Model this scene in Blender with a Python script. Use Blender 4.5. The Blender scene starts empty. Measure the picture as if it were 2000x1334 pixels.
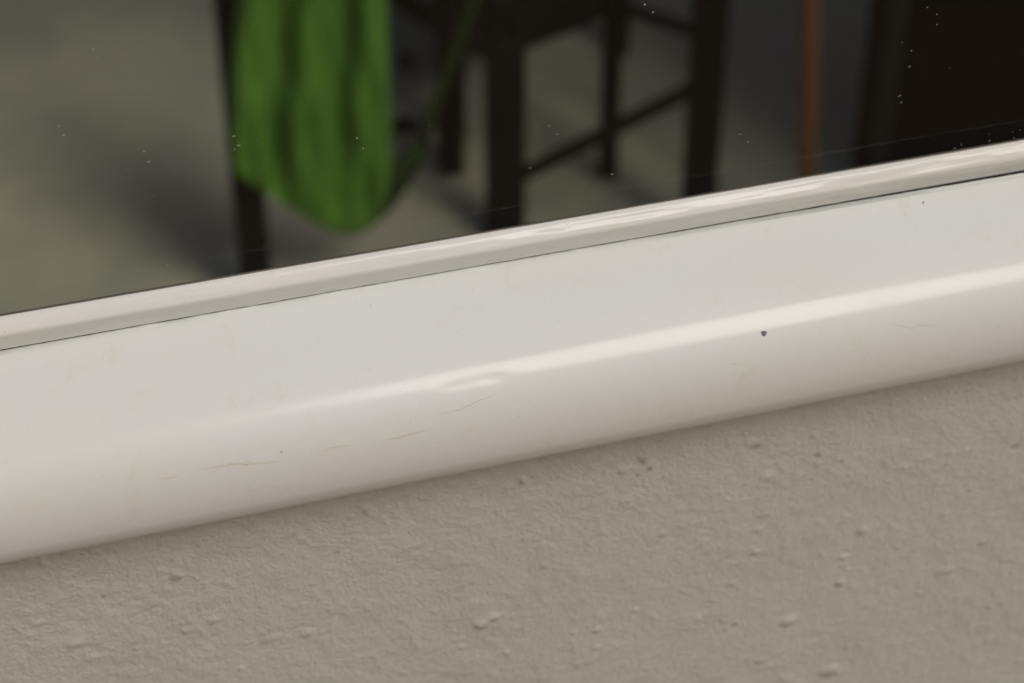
import bpy, bmesh, math, random
import numpy as np
from mathutils import Vector, Matrix
R = math.radians
sc = bpy.context.scene
C = sc.collection
random.seed(7)

# ------------------------------------------------------------------ camera
FPX, PITCH, YAW = 4200.0, R(38.0), R(16.7)      # focal length in photograph pixels (2000 wide)
fwd = Vector((math.cos(PITCH)*math.sin(YAW), math.cos(PITCH)*math.cos(YAW), -math.sin(PITCH)))
rgt = Vector((math.cos(YAW), -math.sin(YAW), 0))
upv = rgt.cross(fwd)
def ray(px, py):
    return (fwd + rgt*((px-1000)/FPX) - upv*((py-667)/FPX))
P0 = Vector((0, -0.018, 1.310))                   # a point of the sash seen at (1000, 650)
CAM = P0 - ray(1000, 650)*0.477
def at_y(px, py, y):
    d = ray(px, py); return CAM + d*((y-CAM.y)/d.y)
def at_z(px, py, z=0.0):
    d = ray(px, py); return CAM + d*((z-CAM.z)/d.z)
def proj(p):
    v = Vector(p)-CAM; w = v.dot(fwd)
    return (1000+FPX*v.dot(rgt)/w, 667-FPX*v.dot(upv)/w)
def up_to(base, row):
    """height at which the vertical through base crosses this row of the view"""
    lo, hi = 0.0, 1.4
    for _ in range(40):
        m = (lo+hi)/2
        if proj((base.x, base.y, m))[1] > row: lo = m
        else: hi = m
    return (lo+hi)/2
cd = bpy.data.cameras.new('camera'); cam = bpy.data.objects.new('camera', cd); C.objects.link(cam)
cd.sensor_width = 36; cd.lens = FPX*36/2000; cd.clip_start = 0.02; cd.clip_end = 500
cam.matrix_world = Matrix((( rgt.x, upv.x, -fwd.x, CAM.x), (rgt.y, upv.y, -fwd.y, CAM.y), (rgt.z, upv.z, -fwd.z, CAM.z), (0,0,0,1)))
cd.dof.use_dof = True; cd.dof.focus_distance = 0.466; cd.dof.aperture_fstop = 16.5
sc.camera = cam

# ------------------------------------------------------------------ light
SUN_AZ, SUN_EL = R(28), R(44)                     # azimuth turned from -Y towards +X
sund = Vector((math.sin(SUN_AZ)*math.cos(SUN_EL), -math.cos(SUN_AZ)*math.cos(SUN_EL), math.sin(SUN_EL)))
w = bpy.data.worlds.new('World'); sc.world = w; w.use_nodes = True
nt = w.node_tree; bg = nt.nodes['Background']
sky = nt.nodes.new('ShaderNodeTexSky'); sky.sky_type = 'NISHITA'; sky.sun_disc = False
sky.sun_elevation = SUN_EL; sky.sun_rotation = math.atan2(sund.x, sund.y)
sky.air_density = 0.6; sky.dust_density = 5.0; sky.ozone_density = 1.0
nt.links.new(sky.outputs[0], bg.inputs[0]); bg.inputs[1].default_value = 0.07
sl = bpy.data.lights.new('sun', 'SUN'); sl.energy = 2.0; sl.angle = R(24); sl.color = (1, .955, .88)
so = bpy.data.objects.new('sun', sl); C.objects.link(so); so.rotation_euler = sund.to_track_quat('Z', 'Y').to_euler()
sc.view_settings.view_transform = 'Standard'; sc.view_settings.look = 'None'
sc.view_settings.gamma = 1; sc.view_settings.exposure = -0.50
sc.render.engine = 'CYCLES'; sc.cycles.use_denoising = True; sc.cycles.max_bounces = 10
sc.cycles.transparent_max_bounces = 16

# ------------------------------------------------------------------ helpers
def mat(name, col, rough=.5, spec=.5, **kw):
    m = bpy.data.materials.new(name); m.use_nodes = True
    b = m.node_tree.nodes['Principled BSDF']
    b.inputs['Base Color'].default_value = (*col, 1); b.inputs['Roughness'].default_value = rough
    b.inputs['Specular IOR Level'].default_value = spec
    return m
def N(m, t, **kw):
    n = m.node_tree.nodes.new(t)
    for k, v in kw.items():
        if k in n.inputs: n.inputs[k].default_value = v
        else: setattr(n, k, v)
    return n
def L(m, a, b): m.node_tree.links.new(a, b)
def bsdf(m): return m.node_tree.nodes['Principled BSDF']
def coords(m): return N(m, 'ShaderNodeTexCoord').outputs['Object']
def noise(m, scale, detail=4, rough=.55, vec=None, dist=0):
    n = N(m, 'ShaderNodeTexNoise', Scale=scale, Detail=detail, Roughness=rough, Distortion=dist)
    L(m, vec or coords(m), n.inputs['Vector']); return n.outputs['Fac']
def ramp(m, fac, stops):
    r = N(m, 'ShaderNodeValToRGB'); e = r.color_ramp.elements
    while len(e) < len(stops): e.new(.5)
    for q, (p, c) in zip(e, stops): q.position = p; q.color = (*c, 1) if len(c) == 3 else c
    L(m, fac, r.inputs[0]); return r.outputs[0]
def bump(m, h, strength, dist):
    b = N(m, 'ShaderNodeBump', Strength=strength, Distance=dist)
    L(m, h, b.inputs['Height']); L(m, b.outputs[0], bsdf(m).inputs['Normal'])
def g(v): return (v, v, v)
def tag(o, label=None, cat=None, group=None, kind=None):
    for k, v in (('label', label), ('category', cat), ('group', group), ('kind', kind)):
        if v: o[k] = v
    return o
def obj(name, verts, faces, m, parent=None, smooth=False):
    me = bpy.data.meshes.new(name); me.from_pydata([tuple(v) for v in verts], [], faces); me.update()
    bm = bmesh.new(); bm.from_mesh(me); bmesh.ops.recalc_face_normals(bm, faces=bm.faces); bm.to_mesh(me); bm.free()
    if smooth: me.shade_smooth()
    me.materials.append(m)
    o = bpy.data.objects.new(name, me); C.objects.link(o)
    if parent: o.parent = parent; o.matrix_parent_inverse = parent.matrix_world.inverted()
    return o
def empty(name, loc):
    o = bpy.data.objects.new(name, None); C.objects.link(o); o.location = loc; o.empty_display_size = .05
    o.matrix_world = Matrix.Translation(loc)
    return o
def bevel(o, wdt, seg=2):
    b = o.modifiers.new('bevel', 'BEVEL'); b.width = wdt; b.segments = seg; b.limit_method = 'ANGLE'; b.angle_limit = R(35)
    o.data.shade_smooth(); return o
def bar(name, a, b, wx, wz, m, parent=None, bev=.003, upd=Vector((0,0,1)), taper=1.0):
    """rectangular bar from a to b: wx across, wz along the up direction"""
    a, b = Vector(a), Vector(b); d = (b-a).normalized()
    if abs(d.dot(upd)) > .95: upd = Vector((0,1,0))
    s = d.cross(upd).normalized(); u = s.cross(d)
    vs = []
    for p, k in ((a, taper), (b, 1.0)):
        for i, j in ((-1,-1),(1,-1),(1,1),(-1,1)): vs.append(p + s*(i*wx/2*k) + u*(j*wz/2*k))
    fs = [(0,1,2,3),(7,6,5,4)] + [(i,(i+1)%4,4+(i+1)%4,4+i) for i in range(4)]
    return bevel(obj(name, vs, fs, m, parent), bev)
def tube(name, pts, rad, m, parent=None, n=16):
    pts = [Vector(p) for p in pts]; vs, fs = [], []
    for k, p in enumerate(pts):
        d = (pts[min(k+1, len(pts)-1)] - pts[max(k-1, 0)]).normalized()
        s = d.cross(Vector((.3,.9,.2))).normalized(); u = s.cross(d)
        r = rad[k] if hasattr(rad, '__len__') else rad
        for i in range(n):
            a = 2*math.pi*i/n; vs.append(p + s*(r*math.cos(a)) + u*(r*math.sin(a)))
    for k in range(len(pts)-1):
        for i in range(n): fs.append((k*n+i, k*n+(i+1)%n, (k+1)*n+(i+1)%n, (k+1)*n+i))
    fs += [tuple(range(n))[::-1], tuple((len(pts)-1)*n+i for i in range(n))]
    return obj(name, vs, fs, m, parent, True)
def box(name, lo, hi, m, parent=None, bev=.002):
    vs = [(x,y,z) for z in (lo[2],hi[2]) for x,y in ((lo[0],lo[1]),(hi[0],lo[1]),(hi[0],hi[1]),(lo[0],hi[1]))]
    fs = [(3,2,1,0),(4,5,6,7)] + [(i,(i+1)%4,4+(i+1)%4,4+i) for i in range(4)]
    o = obj(name, vs, fs, m, parent)
    return bevel(o, bev) if bev else o
def n1(x, seed, octs=4, gain=.5):
    """1-D value noise, smooth, about -1..1"""
    rng = np.random.RandomState(seed); tab = rng.uniform(-1, 1, 4096)
    x = np.asarray(x, float); out = np.zeros_like(x); a = 1.0; f = 1.0
    for o in range(octs):
        q = x*f + 37*o; i = np.floor(q).astype(int); t = q-i; t = t*t*(3-2*t)
        out += a*(tab[i % 4096]*(1-t) + tab[(i+1) % 4096]*t); a *= gain; f *= 2.03
    return out
def n2(x, y, seed, octs=4, gain=.5):
    rng = np.random.RandomState(seed); tab = rng.uniform(-1, 1, (256, 256)); out = np.zeros(np.broadcast(x, y).shape); a = 1.0; f = 1.0
    for o in range(octs):
        qx, qy = x*f+17*o, y*f+29*o
        ix, iy = np.floor(qx).astype(int), np.floor(qy).astype(int); tx, ty = qx-ix, qy-iy
        tx = tx*tx*(3-2*tx); ty = ty*ty*(3-2*ty)
        T = lambda i, j: tab[i % 256, j % 256]
        out += a*((T(ix,iy)*(1-tx)+T(ix+1,iy)*tx)*(1-ty) + (T(ix,iy+1)*(1-tx)+T(ix+1,iy+1)*tx)*ty); a *= gain; f *= 2.03
    return out

# ------------------------------------------------------------------ materials
def pvc(name, col, rough, seed):
    m = mat(name, col, rough, .2)
    v = coords(m)
    mp = N(m, 'ShaderNodeMapping'); mp.inputs['Scale'].default_value = (.3, 1, 1); mp.inputs['Location'].default_value = (seed, 0, 0)
    L(m, v, mp.inputs[0])
    c = ramp(m, noise(m, 30, 3, .5, mp.outputs[0]), [(.3, tuple(k*q for k, q in zip(col, (.985, .97, .945)))), (.65, col)])
    # faint yellowish handling smudges and a few dust grains
    f2 = noise(m, 120, 5, .7, v, .8)
    mx = N(m, 'ShaderNodeMix', data_type='RGBA'); mx.blend_type = 'MULTIPLY'; mx.inputs[0].default_value = .5
    L(m, c, mx.inputs[6]); L(m, ramp(m, f2, [(.28, (.90, .87, .80)), (.42, (1, 1, 1))]), mx.inputs[7])
    mg = N(m, 'ShaderNodeMix', data_type='RGBA'); mg.blend_type = 'MULTIPLY'; mg.inputs[0].default_value = .6
    L(m, mx.outputs[2], mg.inputs[6]); L(m, ramp(m, noise(m, 1500, 2, .5, v), [(.22, (.55, .5, .43)), (.27, (1, 1, 1))]), mg.inputs[7])
    L(m, mg.outputs[2], bsdf(m).inputs['Base Color'])
    L(m, ramp(m, noise(m, 60, 4, .6, v), [(.3, g(rough*.8)), (.7, g(rough*1.4))]), bsdf(m).inputs['Roughness'])
    bump(m, noise(m, 35, 2, .4, mp.outputs[0]), .05, .001)
    return m
M_sash = pvc('white_pvc', (.732, .748, .718), .15, 0)
M_bead = pvc('white_bead', (.73, .735, .70), .16, 3)
M_backing = mat('dark_gap_backing', (.012, .012, .011), .7)
M_bead_refl = mat('reflection_brown', (.33, .27, .20), .6)  # brown of the strip that imitates the bead mirrored in the glass
# window glass: thin clear pane that reflects by angle and lets light through
M_glass = bpy.data.materials.new('window_glass'); M_glass.use_nodes = True
t = M_glass.node_tree; t.nodes.clear()
out = t.nodes.new('ShaderNodeOutputMaterial'); mix = t.nodes.new('ShaderNodeMixShader'); fr = t.nodes.new('ShaderNodeFresnel'); ge = t.nodes.new('ShaderNodeNewGeometry'); mr = t.nodes.new('ShaderNodeMapRange')
mr.inputs[3].default_value = 1.45; mr.inputs[4].default_value = 1/1.45; t.links.new(ge.outputs['Backfacing'], mr.inputs[0]); t.links.new(mr.outputs[0], fr.inputs[0])
tr = t.nodes.new('ShaderNodeBsdfTransparent'); tr.inputs[0].default_value = (.985, .99, .98, 1)
gl = t.nodes.new('ShaderNodeBsdfGlossy'); gl.inputs['Roughness'].default_value = .015
t.links.new(fr.outputs[0], mix.inputs[0]); t.links.new(tr.outputs[0], mix.inputs[1]); t.links.new(gl.outputs[0], mix.inputs[2]); t.links.new(mix.outputs[0], out.inputs[0])

M_wall = mat('plaster_paint', (.36, .335, .285), .75, .3)
at = N(M_wall, 'ShaderNodeAttribute'); at.attribute_name = 'grime'
f = noise(M_wall, 28, 5, .6)
c0 = ramp(M_wall, f, [(.3, (.55, .547, .48)), (.7, (.572, .572, .508))])
mx = N(M_wall, 'ShaderNodeMix', data_type='RGBA'); L(M_wall, at.outputs['Fac'], mx.inputs[0]); L(M_wall, c0, mx.inputs[6]); mx.inputs[7].default_value = (.09, .085, .08, 1)
L(M_wall, mx.outputs[2], bsdf(M_wall).inputs['Base Color'])
bump(M_wall, noise(M_wall, 1100, 5, .7), .75, .0008)

M_floor = mat('worn_concrete', (.2, .2, .17), .85, .1)
fv = noise(M_floor, 6.5, 4, .55, dist=.6)
L(M_floor, ramp(M_floor, fv, [(.3, (.345, .345, .265)), (.5, (.40, .39, .29)), (.7, (.45, .43, .31))]), bsdf(M_floor).inputs['Base Color'])
bump(M_floor, noise(M_floor, 80, 4, .6), .15, .002)
M_black = mat('black_lacquer', (.006, .006, .006), .6, .15)
bump(M_black, noise(M_black, 60, 3, .6), .08, .002)
M_wood = mat('orange_wood', (.23, .085, .025), .5, .3)
mpw = N(M_wood, 'ShaderNodeMapping'); mpw.inputs['Scale'].default_value = (1, 1, .06); L(M_wood, coords(M_wood), mpw.inputs[0])
L(M_wood, ramp(M_wood, noise(M_wood, 140, 4, .6, mpw.outputs[0]), [(.3, (.24, .105, .04)), (.7, (.31, .14, .055))]), bsdf(M_wood).inputs['Base Color'])
M_grey = mat('grey_metal', (.028, .028, .027), .5, .3)
M_panel = mat('black_panel', (.006, .006, .005), .7, .12)
bump(M_panel, noise(M_panel, 40, 3, .6), .06, .003)
M_green = mat('green_cloth', (.075, .19, .022), .85, .2)
wv = N(M_green, 'ShaderNodeTexWave', Scale=500, Distortion=.4); L(M_green, coords(M_green), wv.inputs['Vector'])
L(M_green, ramp(M_green, noise(M_green, 18, 4, .6), [(.3, (.078, .19, .025)), (.7, (.115, .27, .036))]), bsdf(M_green).inputs['Base Color'])
bump(M_green, wv.outputs['Fac'], .1, .0005)
M_shaded_green = mat('shaded_green_cloth', (.024, .046, .013), .9, .1)  # strap and bag corner: shade put into a darker green
M_ground = mat('dark_paving', (.05, .042, .033), .9, .2)
L(M_ground, ramp(M_ground, noise(M_ground, 3, 5, .6), [(.3, (.145, .092, .05)), (.7, (.19, .122, .068))]), bsdf(M_ground).inputs['Base Color'])
M_blue = mat('blue_grey_vinyl', (.045, .06, .07), .35, .5)

# ------------------------------------------------------------------ the sash profile (y, z), integrated from surface tilt
PXM = FPX/0.477                                  # photograph pixels per metre at the sash
def profile(rows_tilt, start):
    rows = [r for r, _ in rows_tilt]; tl = [a for _, a in rows_tilt]
    y, z = start; pts = [(y, z)]; r = rows[0]
    while r < rows[-1]-.01:
        st = min(2.0 if (r < 540 or 690 < r < 760 or r > 840) else 6.0, rows[-1]-r)
        a = np.interp(r+st/2, rows, tl)
        ds = st/(PXM*max(.12, math.cos(R(a)-PITCH)))
        y -= ds*math.sin(R(a)); z -= ds*math.cos(R(a)); r += st
        pts.append((y, z))
    return pts
GLASS_Y = 0.0
bt = at_y(1000, 446, GLASS_Y)
bead_pts = profile([(446, 82), (451, 60), (457, 40), (478, 27), (482, 0), (485, -22), (506, -22)], (GLASS_Y, bt.z))
by, bz = bead_pts[-1]
lip0 = at_y(1000, 509, by-.0006)
sash_pts = profile([(509, 80), (514, 66), (600, 57), (694, 51.5), (702, 48), (735, 37), (772, 21), (815, 7), (855, -4), (885, -13), (902, -28), (912, -52)], (by-.0006, lip0.z))
# the back of the section, out of sight below
sy, sz = sash_pts[-1]
WALL_Y = sy + .016
sash_under = [(sy+.0015, sz-.0008), (sy+.004, sz-.0014), (WALL_Y+.006, sz-.0016)]
# columns: fine where the photograph looks
xs = np.concatenate([np.linspace(-1.1, -.14, 30, endpoint=False), np.linspace(-.14, .20, 640, endpoint=False), np.linspace(.20, 1.44, 44)])
def xpx(px, row=600): return at_y(px, row, -.015).x
gap = np.interp(xs, [xpx(0), xpx(500), xpx(1000), xpx(1400), xpx(1650), xpx(2000)], [.0004, .0002, .0001, .0006, .0012, .0021])
def sweep(name, pts, m, parent, dispf, tail, closed_back):
    P = np.array(pts); T = np.gradient(P, axis=0); nrm = np.stack([T[:,1], -T[:,0]], 1); nrm /= np.linalg.norm(nrm, axis=1)[:,None]+1e-12
    full = np.concatenate([closed_back[0], P, np.array(tail).reshape(-1,2), closed_back[1]]) if closed_back else P
    off = len(closed_back[0]); n = len(full)
    Y = np.repeat(full[None,:,0], len(xs), 0); Z = np.repeat(full[None,:,1], len(xs), 0)
    dy, dz = dispf(P, nrm)
    Y[:, off:off+len(P)] += dy; Z[:, off:off+len(P)] += dz
    vs = np.stack([np.repeat(xs[:,None], n, 1), Y, Z], 2).reshape(-1, 3)
    fs = [(i*n+j, i*n+(j+1)%n, (i+1)*n+(j+1)%n, (i+1)*n+j) for i in range(len(xs)-1) for j in range(n)]
    fs += [tuple(range(n)), tuple((len(xs)-1)*n+j for j in range(n))[::-1]]
    o = obj(name, vs, fs, m, parent, True); o.data.set_sharp_from_angle(angle=R(38)); return o
window = empty('window', (0.1, 0.02, sz))
tag(window, 'glossy white plastic window with rounded lower frame bar above grey plaster', 'window')
def disp_sash(P, nrm):
    X = xs[:,None]; S = np.linspace(0, 1, len(P))[None,:]
    h = 9e-5*n2(X*12, S*2+0*X, 3, 2) + 1.5e-6*n2(X*120, S*10, 5, 2)
    # the drip in the paint on the rounded shoulder
    for px, row, wx, ws, a in ((905, 722, .0065, .06, 1.1e-4), (862, 736, .0035, .05, .5e-4), (945, 715, .0035, .05, .7e-4)):
        k = np.interp(row - (px-1000)*-.19, np.interp(np.arange(len(P)), [0, len(P)-1], [509, 912]), np.linspace(0,1,len(P)))
        h = h + a*np.exp(-((X-xpx(px))/wx)**2 - ((S-k)/ws)**2)
    # ragged upper lip
    lipw = np.exp(-(np.arange(len(P))/3.0)**2)[None,:]
    rag = (1.6e-4*n1(xs*140, 11, 4, .6) + 1.2e-4*np.round(n1(xs*90, 13, 2))*(n1(xs*60, 17, 2) > .3))[:,None]
    dz = h*nrm[None,:,1]*-1*0 + h*np.sign(1)*(-nrm[None,:,1]) + lipw*(rag - gap[:,None])
    dy = h*(-nrm[None,:,0]) 
    return dy, dz
def disp_bead(P, nrm):
    X = xs[:,None]; S = np.linspace(0, 1, len(P))[None,:]
    h = 1.1e-4*n2(X*40, S*2+0*X, 23, 3) + 3e-5*n2(X*120, S*5, 29, 3)
    right = np.clip((X-xpx(900))/.05, 0, 1)
    h = h + right*9e-5*n2(X*55, S*7, 31, 3)
    e = np.exp(-((np.arange(len(P))-len(P)+1)/3.0)**2)[None,:]
    return h*(-nrm[None,:,0])*0 + h*-1.0*np.sign(np.abs(nrm[None,:,0])), h*.3 + e*(8e-5*n1(xs*200, 41, 3))[:,None]
ly, lz = sash_pts[0]
frame = sweep('frame', sash_pts, M_sash, window, disp_sash, sash_under, (np.array([(.024, sz-.0016), (.024, lz-.016), (.012, lz-.006), (.006, lz-.006), (.006, lz-.0035), (ly+.0018, lz-.0010)]), np.array([(.020, sz-.0016)])))
bead = sweep('glazing_bead', bead_pts, M_bead, window, disp_bead, [(by+.0015, bz-.0001)], (np.array([(.0001-.0006, bz-.0002), (-.0005, bt.z-.0004)]), np.zeros((0,2))))
gap_backing = box('gap_backing', (-1.05, by+.0014, bz-.0034), (1.43, -.0002, bz-.0003), M_backing, window, 0)  # dark backing added so that no light enters the gap
# double pane with a brown strip behind it standing in for the bead's reflection
box('glass_pane', (-1.05, 0.0, bz-.004), (1.43, .004, bt.z+1.05), M_glass, window, 0)
inner = box('bead_reflection', (-1.05, .0044, bz-.006), (1.43, .008, bt.z-.0045), M_bead_refl, window, .0015)

# ------------------------------------------------------------------ the plaster wall below
ztop = sz + .012
wx_ = np.concatenate([np.linspace(-1.5, -.14, 26, endpoint=False), np.linspace(-.14, .20, 820, endpoint=False), np.linspace(.20, 3.0, 48)])
wz_ = np.concatenate([np.linspace(-.02, ztop-.20, 40, endpoint=False), np.linspace(ztop-.20, ztop, 440)])
XX, ZZ = np.meshgrid(wx_, wz_, indexing='ij')
H = 2.2e-4*n2(XX*25, ZZ*25, 51, 3) + 1.3e-4*n2(XX*130, ZZ*130, 53, 4, .6) + 6e-5*n2(XX*420, ZZ*420, 57, 3, .6)
left = np.clip((.02-XX)/.1, 0, 1)
H += (.3+.7*left)*1.0e-4*(1-np.abs(np.clip(n2(XX*150+n2(XX*60,ZZ*60,71,2), ZZ*150, 59, 3), -1, 1)))**5
def step(a, w): t_ = np.clip(a/w*.5+.5, 0, 1); return t_*t_*(3-2*t_)
wx1, wz1 = XX+.004*n2(XX*90, ZZ*90, 81, 3), ZZ+.004*n2(XX*90, ZZ*90, 83, 3)
H += (.25+.75*left)*(6.5e-5*step(n2(wx1*150, wz1*220, 85, 3, .6), .10) + 5e-5*step(n2(wx1*260, wz1*330, 87, 3, .6)-.15, .14)*(n2(XX*40, ZZ*40, 89, 2) > -.2))
H += .7e-4*np.clip(n2(XX*330, ZZ*330, 61, 2)-.55, 0, 1)*4
G = np.zeros_like(H)
rngw = np.random.RandomState(5)
def blob(px, py, rad, h, grime=0.0, asp=1.0):
    p = at_y(px, py, WALL_Y)
    d2 = ((XX-p.x)/(rad*asp))**2 + ((ZZ-p.z)/rad)**2
    k = np.exp(-d2**1.5)
    global H, G
    H = H + h*k; G = np.maximum(G, grime*np.exp(-d2*1.2))
# bumps and pits where the photograph shows them: px, py, radius px, height mm, grime
for px, py, r, h, gr, a in (
    (1590,848,7,.25,0,1),(1596,893,8,-.35,.55,1),(1640,905,6,-.2,.3,1),(1480,866,10,.55,.35,1),(1500,930,12,.45,0,1.6),(1255,905,8,-.25,.75,1),(1268,917,6,-.25,.85,1),
    (1245,931,4,-.2,.8,1),(1215,920,11,.3,.1,1),(1252,893,8,.3,.45,1),(1020,938,10,.55,.25,.7),(1035,935,5,-.3,.25,1),(1982,876,9,-.4,.5,1.3),(1890,960,6,-.25,.45,1),(1730,905,7,.3,.2,1),(1850,905,7,.25,.2,1),
    (1685,1037,11,.55,.15,1),(1648,1088,9,.5,.2,1.2),(1640,1138,11,.65,.3,1),(1540,1213,15,.75,.15,1.3),(1437,1217,8,.45,.45,1),(1485,1290,10,.4,.3,1.4),(1620,1310,16,.7,.25,1.5),
    (1712,1130,6,-.25,.25,.7),(1475,1078,8,.4,.2,1.4),(1480,1035,9,.35,.1,1.6),(1495,1005,8,.3,.2,1.8),(1918,1058,8,.4,.35,1),(1845,1115,12,.3,0,2),(1795,1160,8,.3,.15,1),(1932,1185,7,.35,.2,1),
    (1700,1073,5,-.2,.4,1),(1725,1063,4,-.2,.4,1),(1842,1005,8,.25,.1,1.4),(345,1124,12,.5,.3,1),(203,1163,4,.4,.95,.8),(333,1096,5,-.2,.3,1),(940,1218,13,.75,.15,1.2),(965,1205,9,.5,.1,2),
    (715,995,11,.4,.2,.8),(685,1010,7,.3,.15,1),(1165,1230,9,.4,.1,1),(1120,1235,7,.3,.1,1),(1430,1140,9,.35,.1,1.5),(1655,1265,8,.35,.1,1),(1570,1275,7,.3,.1,1),(530,1245,12,.35,.05,1.6),(365,1230,9,.35,.05,1.3),
    (420,1210,8,.3,.05,1.5),(600,1235,10,.4,.1,1.4),(150,1255,11,.4,.05,1.4),(1940,938,4,.15,0,1),(957,916,5,.3,0,1.2),(940,1051,4,.25,0,1)):
    blob(px, py, r/PXM, h*1.1e-3, gr*.85, a)
for _ in range(100):
    px = 2080 - 2100*rngw.rand()**1.3; py = 900+500*rngw.rand()
    blob(px, py, (2.5+6*rngw.rand()**2)/PXM, 4.5e-4*(.3+.7*rngw.rand())*(1 if rngw.rand() < .75 else -.7), .25*(rngw.rand() < .3), .7+rngw.rand())
vs = np.stack([XX, WALL_Y - H, ZZ], 2).reshape(-1, 3)
nz = len(wz_)
fs = [(i*nz+j, (i+1)*nz+j, (i+1)*nz+j+1, i*nz+j+1) for i in range(len(wx_)-1) for j in range(nz-1)]
nv = len(vs)
# a body behind the face so that the wall has thickness
back = np.array([(-1.5, .045, -.02), (3.0, .045, -.02), (3.0, .045, ztop), (-1.5, .045, ztop)])
c00, c10, c11, c01 = 0, (len(wx_)-1)*nz, len(wx_)*nz-1, nz-1
b0, b1, b2, b3 = nv, nv+1, nv+2, nv+3
botE = [i*nz for i in range(len(wx_))]; topE = [i*nz+nz-1 for i in range(len(wx_))]
fs += [(b0, b3, b2, b1), tuple(botE[::-1])+(b0, b1), tuple(topE)+(b2, b3), tuple(range(c00, c01+1))+(b3, b0), tuple(range(c10, c11+1))[::-1]+(b1, b2)]
me = bpy.data.meshes.new('plaster_wall'); me.from_pydata(np.concatenate([vs, back]).tolist(), [], fs); me.update()
me.shade_smooth(); me.materials.append(M_wall)
ga = me.attributes.new('grime', 'FLOAT', 'POINT'); ga.data.foreach_set('value', np.concatenate([G.reshape(-1), np.zeros(4)]).astype(np.float32))
wall = bpy.data.objects.new('plaster_wall', me); C.objects.link(wall)
tag(wall, 'rough grey-beige painted plaster wall below the white window', 'wall')

# unseen pier added right of the window to shade the floor inside
box('shade_pier', (1.48, WALL_Y, ztop+.002), (3.0, .045, 2.7), M_wall, wall, .003)

# ------------------------------------------------------------------ ground outside, floor inside
o = obj('ground', [(-40,-40,-.02),(40,-40,-.02),(40,WALL_Y,-.02),(-40,WALL_Y,-.02)], [(0,1,2,3)], M_ground); tag(o, kind='structure')
o = obj('floor', [(-6,.1,0),(6,.1,0),(6,6,0),(-6,6,0)], [(0,1,2,3)], M_floor); tag(o, kind='structure')
# ------------------------------------------------------------------ seen through the glass
def fl(px, py): return at_z(px, py, 0.0)
def above(base, row): return Vector((base.x, base.y, up_to(base, row)))
A, B, D = fl(987, 460), fl(1187, 344), fl(882, 334)
Lb, Cb = fl(504, 590), fl(1359, 470)

# table whose legs stand at L and C, its top above the picture
tc = (Lb+Cb)/2
table = empty('table', (tc.x, tc.y, 0)); tag(table, 'black table on square legs, green cloth bag hanging at its left leg', 'table')
ax = (Cb-Lb).normalized(); ay = Vector((-ax.y, ax.x, 0))
for p in (Lb, Cb):
    bar('leg', p, p+Vector((0,0,1.05)), .037, .037, M_black, table, .003, ay)
for p in (Lb+ay*.95, Cb+ay*.95):
    bar('leg', p, p+Vector((0,0,1.05)), .037, .037, M_black, table, .003, ay)
q = [Lb-ax*.05-ay*.05, Cb+ax*.85-ay*.05, Cb+ax*.85+ay*1.0, Lb-ax*.05+ay*1.0]  # right end lengthened out of view to shade the floor
for p in (Cb+ax*.80, Cb+ax*.80+ay*.95):  # extra legs added under the lengthened end
    bar('leg', p, p+Vector((0,0,1.05)), .037, .037, M_black, table, .003, ay)
o = obj('tabletop', [p+Vector((0,0,1.05)) for p in q]+[p+Vector((0,0,1.08)) for p in q], [(3,2,1,0),(4,5,6,7)]+[(i,(i+1)%4,4+(i+1)%4,4+i) for i in range(4)], M_black, table); bevel(o, .004)
bar('stretcher', above(B, 8)+Vector((0,0,0)), above(Cb, 70), .014, .014, M_black, table, .002)

# stool A-D-B
stool = empty('stool', ((A.x+B.x)/2, (A.y+B.y)/2, 0)); tag(stool, 'low black stool with crossing bars standing right of the green bag', 'stool')
for p, wd in ((A, .044), (D, .032), (B, .023)):
    bar('leg', p, above(p, proj((p.x,p.y,0))[1]-390), wd, wd, M_black, stool, .003, ay)
def rail(p, rp, q, rq, wx, wz, name='rail'):
    return bar(name, above(p, rp), above(q, rq), wx, wz, M_black, stool, .003)
rail(A, 60, B, -20, .025, .06); rail(A, 62, D, 40, .025, .07)
rail(A, 358, Cb, 160, .014, .018, 'stretcher')
# the seat on the rails, just beyond the upper edge of the picture
zt = max(above(A, 20).z, above(B, -60).z) 
E = A+(B-A)+(D-A)
sq = [A-(B-A)*.12-(D-A)*.10, B+(B-A)*.05-(D-A)*.1, E, D+(D-A)*.05-(B-A)*.1]
o = obj('seat', [Vector((p.x,p.y,zt)) for p in sq]+[Vector((p.x,p.y,zt+.03)) for p in sq], [(3,2,1,0),(4,5,6,7)]+[(i,(i+1)%4,4+(i+1)%4,4+i) for i in range(4)], M_black, stool); bevel(o, .004)

# chair seat behind the bag
ch0 = at_z(885, 86, .16)
chair = empty('footstool', (ch0.x-.1, ch0.y+.15, 0)); tag(chair, 'low black footstool with blue-grey padded top behind the green strap', 'footstool')
e1 = (at_z(700, -14, .16)-ch0).normalized(); e2 = Vector((e1.y, -e1.x, 0))
if e2.y < 0: e2 = -e2
cq = [ch0, ch0+e1*.36, ch0+e1*.36+e2*.36, ch0+e2*.36]
def slab(name, qs, z0, z1, m, par, bv):
    o = obj(name, [Vector((p.x,p.y,z0)) for p in qs]+[Vector((p.x,p.y,z1)) for p in qs], [(3,2,1,0),(4,5,6,7)]+[(i,(i+1)%4,4+(i+1)%4,4+i) for i in range(4)], m, par); return bevel(o, bv, 3)
slab('seat_frame', cq, .16, .185, M_black, chair, .004)
ci = [p+(cq[(k+2)%4]-p)*.02 for k, p in enumerate(cq)]
slab('cushion', ci, .185, .215, M_blue, chair, .012)
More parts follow.
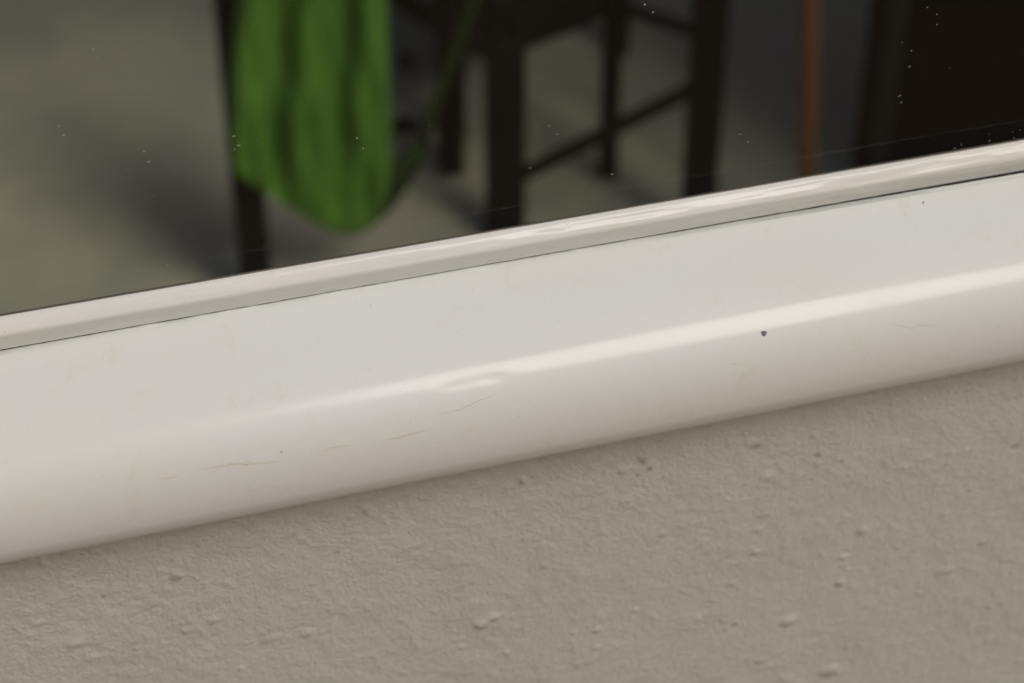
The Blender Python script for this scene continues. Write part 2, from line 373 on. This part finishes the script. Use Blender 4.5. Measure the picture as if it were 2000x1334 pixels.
for k, p in enumerate(cq):
    pp = p+(cq[(k+2)%4]-p)*.05
    bar('leg', (pp.x,pp.y,0), (pp.x,pp.y,.16), .024, .024, M_black, chair, .003)

# green cloth bag hanging from the table corner
by0 = Lb.y - .055
def bp(px, py): return at_y(px, py, by0)
rows = np.linspace(-320, 456, 60)
Lx = np.interp(rows, [-320, 0, 170, 330, 400, 430, 456], [500, 462, 446, 452, 555, 605, 655])
Rx = np.interp(rows, [-320, 0, 280, 330, 400, 430, 456], [735, 756, 766, 764, 748, 734, 706])
NU = 96; vs = []; fs = []
for r, a, b in zip(rows, Lx, Rx):
    for i in range(NU):
        th = 2*math.pi*i/NU; u = .5-.5*math.cos(th)
        px = a+(b-a)*u
        p = bp(px, r)
        wid = math.sqrt(max(0, 1-(2*u-1)**2))
        kx = .004*math.sin(px/23.+r/61.)+.003*math.sin(px/11.-r/37.+1)
        fade = min(1, max(.15, (470-r)/160))
        ph = (px-480)/125*2*math.pi + .35*math.sin(r/140.)
        pl = (.015*math.cos(ph) + .008*math.cos(2.1*ph+1.3+r/210) + kx)*fade
        if 0 < th < math.pi: p.y -= .012*wid*fade + pl*min(1, wid*2.5)
        else: p.y += .012*wid*fade - .5*pl*wid
        vs.append(p)
for k in range(len(rows)-1):
    for i in range(NU): fs.append((k*NU+i, k*NU+(i+1)%NU, (k+1)*NU+(i+1)%NU, (k+1)*NU+i))
fs += [tuple(range(NU))[::-1], tuple((len(rows)-1)*NU+i for i in range(NU))]
bagp = bp(680, 456)
bag = empty('cloth_bag', bagp); tag(bag, 'limp green cloth bag with hanging folds and a thin strap', 'bag')
obj('bag_body', vs, fs, M_green, bag, True)
# the flap drawn to the right and the strap going up from it
def ribbon(name, pts, widths, thick, m, par):
    vs, fs = [], []
    n = len(pts)
    for k, (p, wd) in enumerate(zip(pts, widths)):
        d = (pts[min(k+1,n-1)]-pts[max(k-1,0)]).normalized(); s = d.cross(Vector((0,1,0))).normalized()
        for q in (s*wd/2+Vector((0,-thick/2,0)), -s*wd/2+Vector((0,-thick/2,0)), -s*wd/2+Vector((0,thick/2,0)), s*wd/2+Vector((0,thick/2,0))): vs.append(p+q)
    for k in range(n-1):
        for i in range(4): fs.append((4*k+i, 4*k+(i+1)%4, 4*k+4+(i+1)%4, 4*k+4+i))
    fs += [(0,1,2,3),(4*n-1,4*n-2,4*n-3,4*n-4)]
    return obj(name, vs, fs, m, par, True)
by1 = by0+.035
fp = [at_y(px, py, by1) for px, py in ((668,438),(700,425),(735,392),(770,350),(800,315),(824,285))]
ribbon('bag_corner', fp, [.03,.040,.044,.040,.03,.014], .010, M_shaded_green, bag)
sp = [at_y(px, py, by1) for px, py in ((822,292),(840,232),(862,172),(885,112),(908,52),(930,-10),(955,-80),(985,-170))]
ribbon('strap', sp, [.013]*8, .003, M_shaded_green, bag)

# broom handle leaning upright
pb = fl(1574, 480); tp = above(pb, -700); tp = tp - rgt*(tp.z*.068)
broom = empty('broom_handle', pb); tag(broom, 'upright round orange-brown wooden pole to the right of the table', 'pole')
tube('shaft', [pb+(tp-pb)*k for k in np.linspace(0, 1, 12)], [.0105]*12, M_wood, broom)
tube('end_cap', [pb+Vector((0,0,.0)), pb+Vector((0,0,.03))], [.0125,.0125], M_black, broom)

# dark cabinet at the right, on a slim grey post
cb = fl(1704, 410); 
cab = empty('cabinet', (cb.x+.4, cb.y+.05, 0)); tag(cab, 'near-black cabinet with a slim grey corner post at far right', 'cabinet')
bar('corner_post', cb, above(cb, -300), .018, .018, M_grey, cab, .002)
box('body', (cb.x+.012, cb.y+.012, .012), (cb.x+1.5, cb.y+.10, 1.0), M_panel, cab, .004)
box('plinth', (cb.x+.03, cb.y+.03, 0), (cb.x+1.48, cb.y+.08, .012), M_panel, cab, 0)

# small dark lumps on the floor beyond the bag
def lump(px, py, rx, ry, rz, label):
    bm = bmesh.new(); bmesh.ops.create_icosphere(bm, subdivisions=3, radius=1)
    for v in bm.verts:
        k = 1+.12*math.sin(3*v.co.x+2*v.co.y)+.1*math.sin(5*v.co.z+v.co.x*4)
        v.co = Vector((v.co.x*rx*k, v.co.y*ry*k, max(v.co.z, -.6)*rz*k))
    me = bpy.data.meshes.new('lump'); bm.to_mesh(me); bm.free(); me.shade_smooth(); me.materials.append(M_black)
    o = bpy.data.objects.new('floor_lump', me); C.objects.link(o); p = fl(px, py); o.location = p+Vector((0,0,rz*.6))
    tag(o, label, 'lump', 'dark lumps on the floor')
lump(792, 128, .012, .012, .012, 'small round dark lump on floor, farther from the window')
lump(790, 252, .024, .014, .010, 'longer dark lump on floor, nearer, beside the green strap')

# ------------------------------------------------------------------ marks on the frame and dust with its modelled reflections on the glass
from mathutils.bvhtree import BVHTree
dg = bpy.context.evaluated_depsgraph_get(); dg.update()
bvh = BVHTree.FromObject(frame, dg); inv = frame.matrix_world.inverted()
def on_frame(px, py):
    loc, nor, i, d = bvh.ray_cast(inv@CAM, (inv.to_3x3()@ray(px, py)).normalized())
    return (frame.matrix_world@loc, nor) if loc else (None, None)
M_scr = mat('brown_scratch', (.58, .53, .44), .6)
M_smudge = mat('yellow_smudge', (.665, .64, .555), .4)
M_hair = mat('grey_scratch', (.55, .52, .47), .6)
M_spot = mat('blue_grey_spot', (.13, .13, .16), .6)
def polyspl(pts, n):
    pts = np.array(pts, float); d = np.r_[0, np.cumsum(np.linalg.norm(np.diff(pts, axis=0), axis=1))]
    q = np.linspace(0, d[-1], n); return np.stack([np.interp(q, d, pts[:,0]), np.interp(q, d, pts[:,1])], 1)
def scratch(pts, wpx, m, name='scratch', seed=1):
    P = polyspl(pts, max(6, int(len(pts)*6))); jit = n1(np.arange(len(P))*.7, seed, 2)*1.2
    vs = []; fs = []
    for k, (x, y) in enumerate(P):
        wd = wpx*(.25+.75*abs(math.sin(k*1.7+seed)))*math.sin(math.pi*min(1, max(.06, (k+.5)/len(P))))
        for s in (-1, 1):
            loc, nor = on_frame(x, y+jit[k]+s*wd/2)
            if loc is None: return
            vs.append(loc+nor*3e-5)
    fs = [(2*k, 2*k+1, 2*k+3, 2*k+2) for k in range(len(P)-1)]
    return obj(name, vs, fs, m, window)
scratch([(850,812),(900,800),(930,785),(955,775),(978,764)], 2.2, M_scr, seed=2)
scratch([(740,862),(790,852),(845,838)], 5, M_smudge, seed=3)
scratch([(622,885),(640,876),(690,868)], 4, M_smudge, seed=4)
scratch([(380,918),(430,910),(478,905),(520,905),(556,898)], 6, M_smudge, seed=5)
scratch([(476,888),(480,900),(496,907)], 5, M_smudge, seed=6)
scratch([(310,936),(350,930)], 5, M_smudge, seed=7)
scratch([(1735,630),(1760,638),(1782,641),(1792,635),(1836,637)], 1.7, M_hair, seed=8)
scratch([(1425,708),(1440,714)], 2.2, M_hair, seed=9)
def spot(px, py, rx, ry, m, name='paint_spot'):
    vs = []
    for k in range(14):
        a = 2*math.pi*k/14; rr = 1+.14*math.sin(3*a+px)
        loc, nor = on_frame(px+rx*rr*math.cos(a), py+ry*rr*math.sin(a)); vs.append(loc+nor*5e-5)
    loc, nor = on_frame(px, py); vs.append(loc+nor*2e-4)
    return obj(name, vs, [(k, (k+1)%14, 14) for k in range(14)], m, window, True)
spot(1492, 651, 5.5, 5.5, M_spot)
spot(1803, 396, 2, 2, M_spot); spot(550, 882, 2.4, 2.8, M_scr); spot(482, 906, 5, 3, M_smudge)
M_dust_double = mat('dust_and_double', (.38, .365, .33), .9, .2)
M_lint = mat('grey_lint', (.26, .255, .24), .9, .2)
def specks(name, lst, m, kids):
    bm = bmesh.new()
    for px, py, r, asp, rot in lst:
        p = at_y(px, py, GLASS_Y)
        mt = Matrix.Translation(p+Vector((0,-.00004,0))) @ Matrix.Rotation(rot, 4, 'Y') @ Matrix.Diagonal((.72*r/PXM*asp, 6e-5, .72*r/PXM/asp, 1))
        bmesh.ops.create_icosphere(bm, subdivisions=1, radius=1, matrix=mt)
    me = bpy.data.meshes.new(name); bm.to_mesh(me); bm.free(); me.materials.append(m); me.shade_smooth()
    o = bpy.data.objects.new(name, me); C.objects.link(o); return o
rd = random.Random(3)
main = [(1259,9,3.2,1,0),(1275,24,3,1,0),(115,246,2.4,1,0),(124,264,3,1.1,0),(281,296,2.2,1.2,.5),(290,316,2.4,1.2,0),(697,270,2.6,.8,0),(709,290,2.6,.7,0),(456,266,3,1.8,0),(466,284,3,1.9,.4),(458,292,2,1,0),  # pairs: a speck and its reflection, modelled as a second speck
        (1072,246,2,2,0),(1088,262,2,2,0),(1445,262,2.2,2.6,0),(1461,277,2.2,2.6,0),(1757,187,2.6,2.6,-.4),(1760,200,2.2,2.2,-.8),(1776,130,2.6,2.3,-.6),(1780,99,2.2,1,0),(1762,83,1.8,1,0),(1830,48,2,1,0),(1811,14,2.2,1.3,.6),(1830,28,2,1.4,.6),(1195,340,2.4,1.4,0),(1035,328,2,2,0),(1048,345,2.2,2,0),(512,536,3,.9,0),(182,96,2.2,1.3,-.5),(190,114,1.8,1,0)]
for _ in range(60):
    main.append((2000*rd.random(), 600*rd.random(), .7+.8*rd.random()**2, .7+rd.random(), rd.random()*3))
main = [s for s in main if s[1] < 612-.172*s[0]]
for _ in range(13):
    x = 1850+170*rd.random(); main.append((x, 620-.172*x-8-22*rd.random()**2+4, .8+1.4*rd.random(), 1+.6*rd.random(), rd.random()*3))
tag(specks('dust_and_reflections', main, M_dust_double, None), 'pale dust specks, their modelled reflections and lint on the window glass', 'dust', kind='stuff')
